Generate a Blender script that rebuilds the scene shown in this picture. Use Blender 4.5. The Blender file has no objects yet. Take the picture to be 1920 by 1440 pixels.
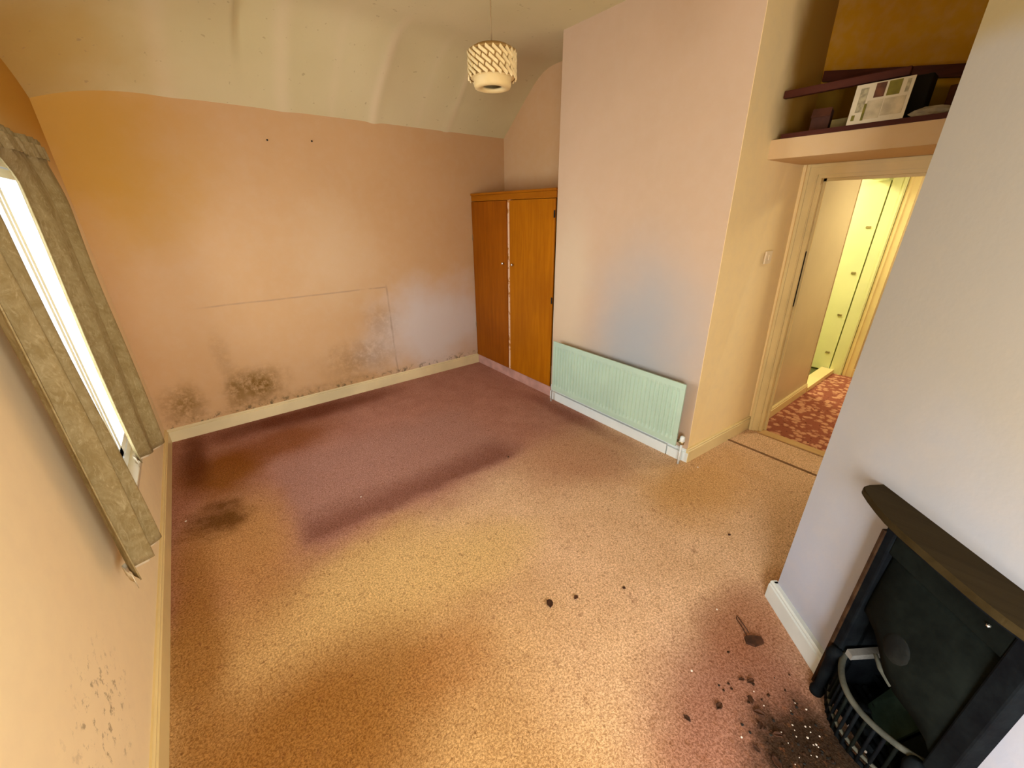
import bpy, bmesh, math, random
from mathutils import Vector, Matrix
random.seed(7)
PI = math.pi
sc = bpy.context.scene
C = sc.collection

# ------------------------------------------------------------------ camera
YAW, PITCH, ROLL, FPX = math.radians(37.988), math.radians(23.392), math.radians(-0.4096), 741.14
fw = Vector((math.sin(YAW)*math.cos(PITCH), math.cos(YAW)*math.cos(PITCH), -math.sin(PITCH)))
r0 = Vector((math.cos(YAW), -math.sin(YAW), 0)); u0 = r0.cross(fw)
rt = r0*math.cos(ROLL) + u0*math.sin(ROLL); up = -r0*math.sin(ROLL) + u0*math.cos(ROLL)
cd = bpy.data.cameras.new('camera'); cam = bpy.data.objects.new('camera', cd); C.objects.link(cam)
cam.matrix_world = Matrix(((rt.x, up.x, -fw.x, 0), (rt.y, up.y, -fw.y, 0), (rt.z, up.z, -fw.z, 1.75), (0, 0, 0, 1)))
cd.sensor_width = 36; cd.lens = FPX/1920*36; cd.clip_start = 0.02
sc.camera = cam

# ------------------------------------------------------------------ world, light, exposure
sc.view_settings.view_transform = 'Standard'; sc.view_settings.look = 'None'
sc.view_settings.gamma = 1; sc.view_settings.use_curve_mapping = False
sc.view_settings.exposure = 0.45
w = bpy.data.worlds.new('overcast_sky'); sc.world = w; w.use_nodes = True
bg = w.node_tree.nodes['Background']
bg.inputs['Color'].default_value = (0.86, 0.93, 1.0, 1); bg.inputs['Strength'].default_value = 1.9

def area(name, loc, rot, sx, sy, power, col, spread=180):
    l = bpy.data.lights.new(name, 'AREA'); l.shape = 'RECTANGLE'; l.size = sx; l.size_y = sy
    l.energy = power; l.color = col
    o = bpy.data.objects.new(name, l); C.objects.link(o); o.location = loc; o.rotation_euler = rot
    l.spread = math.radians(spread)
    return o
# daylight by the side window in view; two added unseen fills behind the camera
area('side_window_daylight', (-0.72, 2.725, 1.26), (0, -PI/2, 0), 1.45, 1.5, 30, (0.80, 0.91, 1.0), spread=115)
area('added_side_fill', (-0.72, -1.05, 1.26), (0, -PI/2, 0), 1.45, 1.15, 78, (0.92, 0.96, 1.0), spread=120)
area('added_rear_fill', (1.0, -2.42, 1.45), (PI/2, 0, 0), 1.35, 1.25, 150, (1.0, 0.97, 0.92))
# the landing's lamps, out of sight above the doorway
area('landing_lamp', (4.75, 0.25, 2.36), (0, 0, 0), 0.5, 0.5, 20, (1.0, 0.91, 0.64))
area('side_room_lamp', (5.15, 1.9, 2.3), (0, 0, 0), 0.5, 0.5, 24, (1.0, 0.96, 0.66))

# ------------------------------------------------------------------ node helpers
class Mat:
    def __init__(s, name, rough=0.7, spec=0.3, metal=0.0):
        s.m = bpy.data.materials.new(name); s.m.use_nodes = True
        s.t = s.m.node_tree; s.n = s.t.nodes; s.l = s.t.links
        s.b = s.n['Principled BSDF']
        s.b.inputs['Roughness'].default_value = rough
        s.b.inputs['Specular IOR Level'].default_value = spec
        s.b.inputs['Metallic'].default_value = metal
        s.tc = s.n.new('ShaderNodeTexCoord'); s.obj = s.tc.outputs['Object']
    def _in(s, sock, v):
        if isinstance(v, bpy.types.NodeSocket): s.l.new(v, sock)
        elif isinstance(v, (tuple, list)) and len(v) == 3 and sock.type == 'RGBA': sock.default_value = (*v, 1)
        else: sock.default_value = v
    def map(s, scale=(1, 1, 1), loc=(0, 0, 0), rot=(0, 0, 0), vec=None):
        n = s.n.new('ShaderNodeMapping'); s._in(n.inputs['Vector'], vec or s.obj)
        n.inputs['Scale'].default_value = scale; n.inputs['Location'].default_value = loc; n.inputs['Rotation'].default_value = rot
        return n.outputs[0]
    def noise(s, scale, detail=3, rough=0.5, vec=None, dist=0.0):
        n = s.n.new('ShaderNodeTexNoise'); s._in(n.inputs['Vector'], vec or s.obj)
        n.inputs['Scale'].default_value = scale; n.inputs['Detail'].default_value = detail
        n.inputs['Roughness'].default_value = rough; n.inputs['Distortion'].default_value = dist
        return n.outputs[0]
    def voronoi(s, scale, feature='F1', vec=None, out='Distance'):
        n = s.n.new('ShaderNodeTexVoronoi'); n.feature = feature; s._in(n.inputs['Vector'], vec or s.obj)
        n.inputs['Scale'].default_value = scale
        return n.outputs[out]
    def wave(s, scale, dist=0, vec=None, direction='X', detail=2):
        n = s.n.new('ShaderNodeTexWave'); s._in(n.inputs['Vector'], vec or s.obj); n.bands_direction = direction
        n.inputs['Scale'].default_value = scale; n.inputs['Distortion'].default_value = dist; n.inputs['Detail'].default_value = detail
        return n.outputs['Fac']
    def math(s, op, a, b=0.0, c=None, clamp=False):
        n = s.n.new('ShaderNodeMath'); n.operation = op; n.use_clamp = clamp
        s._in(n.inputs[0], a); s._in(n.inputs[1], b)
        if c is not None: s._in(n.inputs[2], c)
        return n.outputs[0]
    def rng(s, v, a, b, c=0.0, d=1.0, smooth=True):
        n = s.n.new('ShaderNodeMapRange'); n.interpolation_type = 'SMOOTHSTEP' if smooth else 'LINEAR'
        s._in(n.inputs['Value'], v)
        for k, x in zip(('From Min', 'From Max', 'To Min', 'To Max'), (a, b, c, d)): n.inputs[k].default_value = x
        return n.outputs['Result']
    def mix(s, f, a, b, blend='MIX'):
        n = s.n.new('ShaderNodeMix'); n.data_type = 'RGBA'; n.blend_type = blend
        s._in(n.inputs[0], f); s._in(n.inputs[6], a); s._in(n.inputs[7], b)
        return n.outputs[2]
    def blob(s, c, size, edge=(0.4, 1.0), wob=0.0, nz=None, rot=0.0):
        # a patch round c with half sizes 'size': 1 in the middle, 0 outside, ragged by noise nz
        v = s.map(vec=s.obj, loc=tuple(-x for x in c))
        if rot: v = s.map(vec=v, rot=(0, 0, rot))
        v = s.map(vec=v, scale=tuple(1/x for x in size))
        n = s.n.new('ShaderNodeVectorMath'); n.operation = 'LENGTH'; s.l.new(v, n.inputs[0]); d = n.outputs['Value']
        if nz is not None: d = s.math('ADD', d, s.math('MULTIPLY', s.math('SUBTRACT', nz, 0.5), wob))
        return s.rng(d, edge[1], edge[0])
    def sep(s):
        n = s.n.new('ShaderNodeSeparateXYZ'); s.l.new(s.obj, n.inputs[0]); return n.outputs
    def color(s, c): s._in(s.b.inputs['Base Color'], c); return s
    def bump(s, h, strength=0.3, dist=0.01):
        n = s.n.new('ShaderNodeBump'); s._in(n.inputs['Height'], h)
        n.inputs['Strength'].default_value = strength; n.inputs['Distance'].default_value = dist
        s.l.new(n.outputs[0], s.b.inputs['Normal']); return s

def plain(name, col, var=0.12, scale=6, rough=0.6, spec=0.3, metal=0.0, bump=0.0):
    M = Mat(name, rough, spec, metal)
    n = M.noise(scale, 4)
    M.color(M.mix(M.rng(n, 0.3, 0.7), tuple(c*(1-var) for c in col), tuple(min(1, c*(1+var)) for c in col)))
    if bump: M.bump(M.noise(scale*8, 3), bump, 0.005)
    return M.m

def wall_mat(name, base, alt, stains_and_light=None):
    M = Mat(name, 0.9, 0.10)
    big = M.noise(0.9, 4, 0.55); fine = M.noise(14, 4, 0.6)
    col = M.mix(M.rng(big, 0.32, 0.68), base, alt)
    col = M.mix(M.rng(fine, 0.35, 0.75, 0.0, 0.10), col, (0.62, 0.48, 0.36))
    if stains_and_light: col = stains_and_light(M, col)
    M.color(col); M.bump(M.math('ADD', M.noise(60, 3), M.math('MULTIPLY', M.noise(5, 3), 1.5)), 0.04, 0.01)
    return M.m

# ------------------------------------------------------------------ materials
PINK, PINK2 = (0.57, 0.345, 0.165), (0.60, 0.375, 0.19)
def back_stains(M, col):
    nz = M.noise(6, 5, 0.65); n2 = M.noise(22, 5, 0.7); nb = M.noise(2.0, 4, 0.6)
    # damp, paler bloom in the middle and greyer colour low on the right
    col = M.mix(M.math('MULTIPLY', M.blob((1.1, 4.03, 1.35), (0.55, 1, 0.75), (0.1, 1.0), 0.9, nb), 0.28), col, (0.72, 0.56, 0.37))
    col = M.mix(M.math('MULTIPLY', M.blob((2.1, 4.03, 0.55), (1.15, 1, 0.75), (0.2, 1.0), 0.8, nb), 0.72), col, (0.67, 0.645, 0.65))
    col = M.mix(M.math('MULTIPLY', M.blob((-0.35, 4.03, 2.2), (0.85, 1, 1.0), (0.1, 1.0), 0.7, nb), 0.75), col, (0.52, 0.27, 0.02))
    # mould near the skirting
    for c, s_, a in (((0.20, 4.03, 0.33), (0.34, 1, 0.24), 1.0), ((0.05, 4.03, 0.24), (0.16, 1, 0.2), 0.5), ((-0.33, 4.03, 0.30), (0.22, 1, 0.26), 0.8),
                     ((1.15, 4.03, 0.38), (0.55, 1, 0.26), 0.42), ((1.42, 4.03, 0.70), (0.28, 1, 0.28), 0.3), ((0.02, 4.03, 0.62), (0.10, 1, 0.35), 0.25), ((0.6, 4.03, 0.14), (1.2, 1, 0.10), 0.35)):
        m = M.math('MULTIPLY', M.blob(c, s_, (0.05, 1.0), 0.9, nz), M.rng(n2, 0.24, 0.60))
        col = M.mix(M.math('MULTIPLY', m, a), col, (0.20, 0.105, 0.022))
    # black specks along the skirting on the right
    x, y, z = M.sep()
    low = M.rng(z, 0.20, 0.11)
    col = M.mix(M.math('MULTIPLY', M.math('MULTIPLY', low, M.rng(n2, 0.52, 0.62)), 0.8), col, (0.06, 0.06, 0.03))
    # hairline joints of the boards
    wob = M.math('MULTIPLY', M.math('SUBTRACT', M.noise(3, 3), 0.5), 0.05)
    v = M.math('ABSOLUTE', M.math('SUBTRACT', M.math('ADD', x, wob), 1.53)); v = M.math('MULTIPLY', M.rng(v, 0.014, 0.003), M.rng(z, 1.10, 1.04))
    h = M.math('ABSOLUTE', M.math('SUBTRACT', M.math('ADD', z, M.math('MULTIPLY', wob, 0.3)), 1.065)); h = M.math('MULTIPLY', M.rng(h, 0.010, 0.002), M.math('MULTIPLY', M.rng(x, 1.55, 1.5), M.rng(x, -0.1, 0.1)))
    l = M.math('MULTIPLY', M.math('MAXIMUM', v, h), 0.45)
    return M.mix(M.math('MULTIPLY', l, M.rng(nz, 0.25, 0.6)), col, (0.28, 0.19, 0.12))
m_wall_back = wall_mat('pink_wall_damp', PINK, PINK2, back_stains)
def breast_light(M, col):  # pale band of window light and grey shade put into the wall colour
    nb = M.noise(1.6, 4, 0.6)
    col = M.mix(M.math('MULTIPLY', M.blob((2.6, 2.5, 1.1), (1, 0.36, 1.0), (0.3, 1.0), 0.5, nb), 0.45), col, (0.66, 0.55, 0.38))
    return M.mix(M.math('MULTIPLY', M.blob((2.6, 1.72, 0.8), (1, 0.72, 0.95), (0.0, 1.15), 0.5, nb), 0.80), col, (0.31, 0.355, 0.385))
m_wall_breast = wall_mat('pink_wall_light_band', (0.54, 0.375, 0.24), (0.58, 0.405, 0.265), breast_light)
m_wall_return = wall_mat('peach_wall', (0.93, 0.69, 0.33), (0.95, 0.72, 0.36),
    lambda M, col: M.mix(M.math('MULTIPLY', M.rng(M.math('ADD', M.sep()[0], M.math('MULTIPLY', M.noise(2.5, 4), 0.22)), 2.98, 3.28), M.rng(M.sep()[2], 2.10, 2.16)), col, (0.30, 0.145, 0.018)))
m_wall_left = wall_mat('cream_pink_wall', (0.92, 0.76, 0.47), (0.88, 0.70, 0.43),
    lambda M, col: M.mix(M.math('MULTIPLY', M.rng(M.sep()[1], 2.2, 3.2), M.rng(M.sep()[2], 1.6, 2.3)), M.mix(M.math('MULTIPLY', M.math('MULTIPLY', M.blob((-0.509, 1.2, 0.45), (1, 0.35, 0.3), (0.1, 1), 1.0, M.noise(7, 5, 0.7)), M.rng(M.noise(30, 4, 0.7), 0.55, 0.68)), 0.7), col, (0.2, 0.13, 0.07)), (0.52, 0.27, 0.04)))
m_wall_fire = wall_mat('greige_wall', (0.345, 0.37, 0.44), (0.37, 0.39, 0.46),
    lambda M, col: M.mix(M.math('MULTIPLY', M.rng(M.math('ADD', M.sep()[2], M.math('MULTIPLY', M.noise(3, 4), 0.12)), 2.19, 2.28), 0.7), M.mix(M.math('MULTIPLY', M.rng(M.math('ADD', M.sep()[2], M.math('MULTIPLY', M.noise(1.3, 4), 0.8)), 0.75, 1.75), 0.75), col, (0.325, 0.27, 0.17)), (0.30, 0.21, 0.06)))  # cool light low and warm light higher up put into the colour
m_wall_plain = wall_mat('pink_wall', PINK, PINK2)
m_niche = wall_mat('brown_niche_wall', (0.42, 0.185, 0.005), (0.48, 0.225, 0.008),  # overall brown tone of the niche walls
    lambda M, col: M.mix(M.rng(M.math('ADD', M.sep()[2], M.math('MULTIPLY', M.sep()[1], -0.20)), 2.27, 2.24), col, (0.17, 0.09, 0.008)))  # shade below the sloping batten put into the colour as a dark band
m_bulk = wall_mat('bulkhead_paint', (0.60, 0.40, 0.20), (0.64, 0.43, 0.22))
def ceil_mat():
    M = Mat('stained_cream_ceiling', 0.8, 0.2)
    x, y, z = M.sep()
    big = M.noise(0.8, 4, 0.55)
    col = M.mix(M.rng(big, 0.3, 0.7), (0.62, 0.535, 0.29), (0.69, 0.595, 0.345))
    # pale ghost marks of the rafters on the slope
    wob = M.math('MULTIPLY', M.math('SUBTRACT', M.noise(1.2, 2), 0.5), 0.12); xx = M.math('ADD', x, wob)
    acc = None
    for x0, wd, a in ((0.18, 0.10, .6), (0.87, 0.09, .7), (1.60, 0.06, 1.0), (2.33, 0.04, .7), (1.25, 0.05, .35), (2.0, 0.05, .3)):
        g = M.math('MULTIPLY', M.rng(M.math('ABSOLUTE', M.math('SUBTRACT', xx, x0)), wd, 0.0), a)
        acc = g if acc is None else M.math('MAXIMUM', acc, g)
    acc = M.math('MULTIPLY', acc, M.rng(y, 3.0, 3.5))
    col = M.mix(M.math('MULTIPLY', acc, 0.55), col, (0.78, 0.64, 0.42))
    # browner patches over the curtain corner and by the alcove
    nb = M.noise(1.5, 4, 0.6)
    col = M.mix(M.math('MULTIPLY', M.blob((-0.45, 3.7, 2.6), (0.75, 1.3, 0.8), (0.1, 1.0), 0.7, nb), 0.75), col, (0.50, 0.31, 0.05))
    col = M.mix(M.math('MULTIPLY', M.blob((2.75, 3.3, 2.9), (0.55, 0.7, 0.6), (0.1, 1.0), 0.7, nb), 0.5), col, (0.42, 0.26, 0.13))
    col = M.mix(M.math('MULTIPLY', M.rng(M.noise(25, 3), 0.68, 0.74), 0.5), col, (0.35, 0.25, 0.13))
    M.color(col); M.bump(M.noise(40, 4), 0.08, 0.01)
    return M.m
m_ceil = ceil_mat()
def carpet_mat():
    M = Mat('worn_pink_carpet', 1.0, 0.0)
    nb = M.noise(1.3, 5, 0.6); nm = M.noise(4.5, 5, 0.65)
    warp = M.map(vec=M.obj, scale=(1, 1, 1)); tuft = M.noise(125, 3, 0.7, vec=warp, dist=0.6); fib = M.noise(260, 2, 0.7); speck = M.noise(26, 4, 0.7)
    pinkc = M.mix(M.rng(nm, 0.3, 0.7), (0.40, 0.19, 0.135), (0.475, 0.24, 0.175))
    gold = M.mix(M.rng(nm, 0.3, 0.7), (0.56, 0.345, 0.145), (0.66, 0.43, 0.195))
    rose = M.mix(M.rng(nm, 0.3, 0.7), (0.70, 0.475, 0.29), (0.78, 0.545, 0.35))
    x, y, z = M.sep()
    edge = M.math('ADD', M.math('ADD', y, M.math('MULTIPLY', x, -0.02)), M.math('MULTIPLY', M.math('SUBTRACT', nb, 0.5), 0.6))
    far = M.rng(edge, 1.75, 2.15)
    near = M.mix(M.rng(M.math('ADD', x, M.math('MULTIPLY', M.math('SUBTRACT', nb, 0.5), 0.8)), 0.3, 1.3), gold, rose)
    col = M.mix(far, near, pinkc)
    B = lambda c, s_, a, wob=0.9, nz=nb, e=(0.2, 1.0), r=0.0: M.math('MULTIPLY', M.blob((c[0], c[1], 0), (s_[0], s_[1], 1), e, wob, nz, r), a)
    # brighter rose where people walked past the bed, brighter gold pile by the window
    col = M.mix(B((2.05, 1.75), (0.8, 0.6), 0.75), col, (0.50, 0.25, 0.145))
    col = M.mix(B((0.42, 1.55), (0.98, 0.42), 0.85), col, (0.76, 0.54, 0.245))
    col = M.mix(B((1.0, 1.38), (0.45, 0.25), 0.5), col, (0.78, 0.56, 0.25))
    col = M.mix(B((-0.16, 2.35), (0.42, 0.95), 0.97, 0.6), col, (0.56, 0.30, 0.115))
    col = M.mix(B((-0.20, 3.25), (0.42, 0.62), 0.9), col, (0.26, 0.095, 0.012))
    col = M.mix(B((0.25, 3.45), (0.65, 0.40), 0.75), col, (0.24, 0.075, 0.012))
    # the mark of the bed: cleaner mauve pile with a grubby front edge
    wx = M.math('ADD', x, M.math('MULTIPLY', M.math('SUBTRACT', nm, 0.5), 0.16)); wy = M.math('ADD', y, M.math('MULTIPLY', M.math('SUBTRACT', nm, 0.5), 0.20))
    bed = M.math('MULTIPLY', M.math('MULTIPLY', M.rng(wx, 0.06, 0.20), M.rng(wx, 1.85, 1.55)), M.math('MULTIPLY', M.rng(wy, 2.02, 2.14), M.rng(wy, 3.3, 2.9)))
    grub = M.math('MULTIPLY', bed, M.rng(wy, 2.46, 2.16))
    col = M.mix(M.math('MULTIPLY', bed, 0.8), col, (0.41, 0.22, 0.17)); col = M.mix(M.math('MULTIPLY', grub, 0.75), col, (0.215, 0.085, 0.055))
    col = M.mix(B((-0.27, 2.68), (0.24, 0.27), 0.85, 1.6, nm), col, (0.12, 0.045, 0.006))
    col = M.mix(B((-0.35, 3.55), (0.14, 0.7), 0.8), col, (0.13, 0.04, 0.012))
    col = M.mix(B((0.5, 3.87), (1.2, 0.28), 0.8), col, (0.12, 0.028, 0.008))
    col = M.mix(B((2.45, 2.3), (0.14, 0.9), 0.5), col, (0.20, 0.07, 0.045))
    col = M.mix(B((-0.40, 1.85), (0.17, 1.0), 0.8, 0.7), col, (0.36, 0.17, 0.04))
    col = M.mix(B((-0.05, 1.08), (0.62, 0.46), 0.85, 0.8, nb, (0.3, 1.1)), col, (0.32, 0.14, 0.025))
    col = M.mix(B((0.45, 1.0), (0.30, 0.25), 0.45), col, (0.42, 0.18, 0.05))
    col = M.mix(B((2.45, 0.95), (0.8, 0.45), 0.8), col, (0.60, 0.34, 0.12))
    col = M.mix(B((1.22, 0.14), (0.66, 0.42), 0.9, 0.7, nb, (0.35, 1.1)), col, (0.285, 0.125, 0.085))
    col = M.mix(B((1.62, 0.32), (0.42, 0.22), 0.7), col, (0.33, 0.14, 0.075))
    col = M.mix(B((2.02, 0.22), (0.16, 0.2), 0.8), col, (0.42, 0.16, 0.02))
    # soot trodden in by the grate
    col = M.mix(B((1.30, -0.08), (0.36, 0.27), 0.97, 0.9, M.noise(9, 5, 0.7), (0.35, 1.0), 0.7), col, (0.030, 0.019, 0.011))
    col = M.mix(M.math('MULTIPLY', M.rng(speck, 0.58, 0.68), 0.40), col, (0.20, 0.075, 0.03))
    col = M.mix(M.math('MULTIPLY', M.rng(M.noise(9, 5, 0.7), 0.60, 0.70), 0.40), col, (0.22, 0.085, 0.035))
    fleck = M.noise(58, 3, 0.6, vec=M.map(scale=(1.0, 0.55, 1.0), rot=(0, 0, 0.35)))
    col = M.mix(M.math('MULTIPLY', M.math('MULTIPLY', M.rng(fleck, 0.60, 0.70), 0.45), M.rng(y, 3.0, 1.8, 0.25, 1.0)), col, (0.20, 0.085, 0.03))
    t2 = M.math('ADD', M.math('MULTIPLY', tuft, 0.75), M.math('MULTIPLY', fib, 0.25))
    dk = M.mix(1.0, col, (0.62, 0.55, 0.48), 'MULTIPLY'); lt = M.mix(1.0, col, (1.22, 1.22, 1.25), 'MULTIPLY')
    col = M.mix(M.rng(t2, 0.38, 0.62), dk, lt)
    M.color(col); M.bump(t2, 0.5, 0.010)
    return M.m
m_carpet = carpet_mat()
def hall_carpet():
    M = Mat('red_patterned_carpet', 0.95, 0.05)
    v = M.voronoi(17, vec=M.map(scale=(1, 1, 1))); n = M.noise(20, 4, 0.7, dist=1.0)
    k = M.rng(M.math('ADD', v, M.math('MULTIPLY', M.math('SUBTRACT', n, 0.5), 1.0)), 0.30, 0.55)
    col = M.mix(k, (0.60, 0.30, 0.17), (0.31, 0.10, 0.06)); col = M.mix(M.rng(M.noise(45, 3), 0.62, 0.7), col, (0.13, 0.035, 0.025))
    M.color(col); M.bump(M.noise(150, 2), 0.5, 0.01); return M.m
m_hall_carpet = hall_carpet()
m_cream = plain('cream_gloss_paint', (0.78, 0.61, 0.29), 0.06, 4, 0.35, 0.4)
m_creamw = plain('aged_white_gloss_paint', (0.68, 0.59, 0.41), 0.08, 5, 0.35, 0.4)
m_bbf = plain('cool_white_gloss_paint', (0.56, 0.60, 0.58), 0.06, 5, 0.35, 0.3)
m_bbb = plain('yellowed_gloss_paint', (0.74, 0.62, 0.36), 0.10, 2, 0.4, 0.3)
m_hallwall = plain('hall_peach_paint', (0.61, 0.49, 0.285), 0.05, 2, 0.35, 0.4)
m_yellow = plain('pale_yellow_gloss_paint', (0.80, 0.80, 0.41), 0.04, 3, 0.4, 0.3)
m_white = plain('window_white_plastic', (0.85, 0.86, 0.87), 0.03, 3, 0.3, 0.4)
m_rad = plain('radiator_white_green_enamel', (0.43, 0.57, 0.44), 0.05, 3, 0.35, 0.4)
m_radw = plain('pipe_white_enamel', (0.70, 0.74, 0.70), 0.05, 3, 0.35, 0.4)
m_brass = plain('tarnished_brass', (0.45, 0.36, 0.2), 0.2, 30, 0.35, 0.5, 0.9)
m_chrome = plain('dull_chrome', (0.7, 0.68, 0.6), 0.1, 30, 0.25, 0.5, 0.9)
m_dark = plain('dull_black', (0.02, 0.018, 0.015), 0.2, 10, 0.8, 0.1)  # dull black for the slot, hinges, nails and some soot crumbs
m_pinkp = plain('plinth_pink_paint', (0.46, 0.25, 0.20), 0.15, 9, 0.6)
def wood(name, a, b, c, axis='Z', rough=0.35):
    M = Mat(name, rough, 0.08)
    st = {'Z': (9, 9, 0.6), 'Y': (9, 0.6, 9), 'X': (0.6, 9, 9)}[axis]
    g = M.noise(3.0, 6, 0.65, vec=M.map(scale=st), dist=0.6); big = M.noise(1.5, 3, 0.5)
    col = M.mix(M.rng(g, 0.3, 0.7), a, b); col = M.mix(M.rng(big, 0.4, 0.75, 0, 0.5), col, c)
    M.color(col); M.bump(g, 0.08, 0.004); return M.m
m_wood = wood('orange_varnished_wood', (0.33, 0.098, 0.002), (0.42, 0.138, 0.003), (0.26, 0.072, 0.002))
m_wood_shaded = wood('orange_varnished_wood_shaded', (0.24, 0.062, 0.002), (0.31, 0.085, 0.003), (0.17, 0.035, 0.002))  # left door's copy of the orange wood, shading put into its colour
m_woodh = wood('orange_varnished_wood_rail', (0.29, 0.085, 0.003), (0.37, 0.12, 0.004), (0.24, 0.065, 0.003), 'Y')
m_darkwood = wood('dark_stained_wood', (0.055, 0.014, 0.008), (0.08, 0.022, 0.012), (0.04, 0.01, 0.006), 'Y', 0.55)
m_mantel = wood('brown_black_mantel_paint', (0.022, 0.014, 0.004), (0.034, 0.023, 0.008), (0.016, 0.011, 0.003), 'Y', 0.6)
m_thr = wood('pale_threshold_wood', (0.52, 0.32, 0.13), (0.62, 0.40, 0.18), (0.5, 0.3, 0.12), 'Y', 0.5)
def stripm():
    M = Mat('chipped_pale_paint', 0.6, 0.3)
    M.color(M.mix(M.rng(M.noise(22, 5, 0.7), 0.52, 0.60), (0.74, 0.47, 0.28), (0.42, 0.17, 0.03))); return M.m
m_strip = stripm()
def ironm(name, a, b):
    M = Mat(name, 0.75, 0.05, 0.0); n = M.noise(9, 5, 0.7)
    M.color(M.mix(M.rng(n, 0.35, 0.7), a, b)); M.bump(M.noise(45, 4), 0.25, 0.006); return M.m
m_iron = ironm('black_cast_iron', (0.0025, 0.003, 0.004), (0.006, 0.008, 0.009))
m_iron2 = ironm('sooty_green_iron', (0.0025, 0.0035, 0.0028), (0.006, 0.008, 0.0062))
m_iron3 = ironm('worn_grey_iron', (0.04, 0.042, 0.034), (0.09, 0.09, 0.07))
m_ironp = ironm('worn_pale_iron', (0.006, 0.0065, 0.006), (0.013, 0.014, 0.012))
m_rust = ironm('rusty_iron_edge', (0.02, 0.010, 0.005), (0.06, 0.03, 0.014))
m_brick = ironm('sooty_firebrick', (0.10, 0.095, 0.08), (0.18, 0.17, 0.15))
m_slate = ironm('greenish_slate', (0.010, 0.018, 0.012), (0.020, 0.034, 0.023))
m_soot = ironm('soot_lump', (0.02, 0.011, 0.007), (0.06, 0.03, 0.016))
m_brownleaf = plain('dead_leaf_brown', (0.055, 0.020, 0.008), 0.4, 40, 0.7)
m_crumb = plain('pale_plaster_crumb', (0.75, 0.68, 0.6), 0.15, 50, 0.7)
def curtain_mat():
    M = Mat('olive_floral_curtain', 0.85, 0.15)
    n = M.noise(9, 5, 0.7, dist=1.5); f = M.noise(38, 4, 0.7, vec=M.map(scale=(1, 1, 0.35), rot=(0.7, 0.3, 0)), dist=3.0)
    col = M.mix(M.rng(n, 0.35, 0.65), (0.29, 0.21, 0.085), (0.37, 0.285, 0.135)); col = M.mix(M.rng(f, 0.48, 0.72, 0, 0.6), col, (0.52, 0.42, 0.23))
    col = M.mix(M.rng(f, 0.44, 0.30, 0, 0.35), col, (0.22, 0.16, 0.07))
    M.color(col); M.bump(M.noise(200, 2), 0.2, 0.003)
    tr = M.n.new('ShaderNodeBsdfTranslucent'); M.l.new(col, tr.inputs['Color'])
    mx = M.n.new('ShaderNodeMixShader'); mx.inputs[0].default_value = 0.22
    M.l.new(M.b.outputs[0], mx.inputs[1]); M.l.new(tr.outputs[0], mx.inputs[2])
    M.l.new(mx.outputs[0], M.n['Material Output'].inputs['Surface']); return M.m
m_curtain = curtain_mat()
m_lining = plain('cream_curtain_lining', (0.70, 0.60, 0.42), 0.08, 12, 0.85, 0.1)
def glass():
    M = Mat('window_glass', 0.05, 0.5)
    t = M.n.new('ShaderNodeBsdfTransparent'); g = M.n.new('ShaderNodeBsdfGlossy'); g.inputs['Roughness'].default_value = 0.02
    mx = M.n.new('ShaderNodeMixShader'); mx.inputs[0].default_value = 0.06; M.l.new(t.outputs[0], mx.inputs[1]); M.l.new(g.outputs[0], mx.inputs[2])
    M.l.new(mx.outputs[0], M.n['Material Output'].inputs['Surface']); return M.m
m_glass = glass()
m_shade = plain('cream_cane_strips', (0.80, 0.64, 0.34), 0.08, 20, 0.55, 0.3)
m_shadein = plain('brown_lining_paper', (0.30, 0.18, 0.06), 0.1, 10, 0.8, 0.1)
m_shadering = plain('cream_shade_band', (0.74, 0.56, 0.26), 0.06, 10, 0.5, 0.3)
m_cord = plain('brown_flex', (0.35, 0.24, 0.12), 0.1, 10, 0.6)
m_switch = plain('cream_switch_plastic', (0.80, 0.62, 0.38), 0.03, 10, 0.3, 0.4)
m_olive = plain('olive_cardboard', (0.17, 0.12, 0.035), 0.25, 12, 0.8)
m_redbrown = plain('red_brown_card', (0.09, 0.028, 0.012), 0.25, 12, 0.8)
m_blueblack = plain('blue_black_card', (0.006, 0.004, 0.004), 0.2, 12, 0.8)
m_paper = plain('crumpled_grey_paper', (0.30, 0.23, 0.13), 0.25, 20, 0.8)
m_boxw = plain('printed_card_off_white', (0.62, 0.52, 0.34), 0.08, 8, 0.6)
m_boxg = plain('print_olive_green', (0.16, 0.13, 0.01), 0.2, 30, 0.6)
m_boxr = plain('print_red_brown', (0.12, 0.04, 0.015), 0.3, 30, 0.6)
m_boxp = plain('print_pale_picture', (0.50, 0.40, 0.24), 0.25, 14, 0.6)
m_boxs = plain('print_grey_lettering', (0.36, 0.30, 0.17), 0.3, 60, 0.6)
m_green = plain('dark_green_vinyl', (0.10, 0.10, 0.03), 0.1, 5, 0.5)

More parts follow.
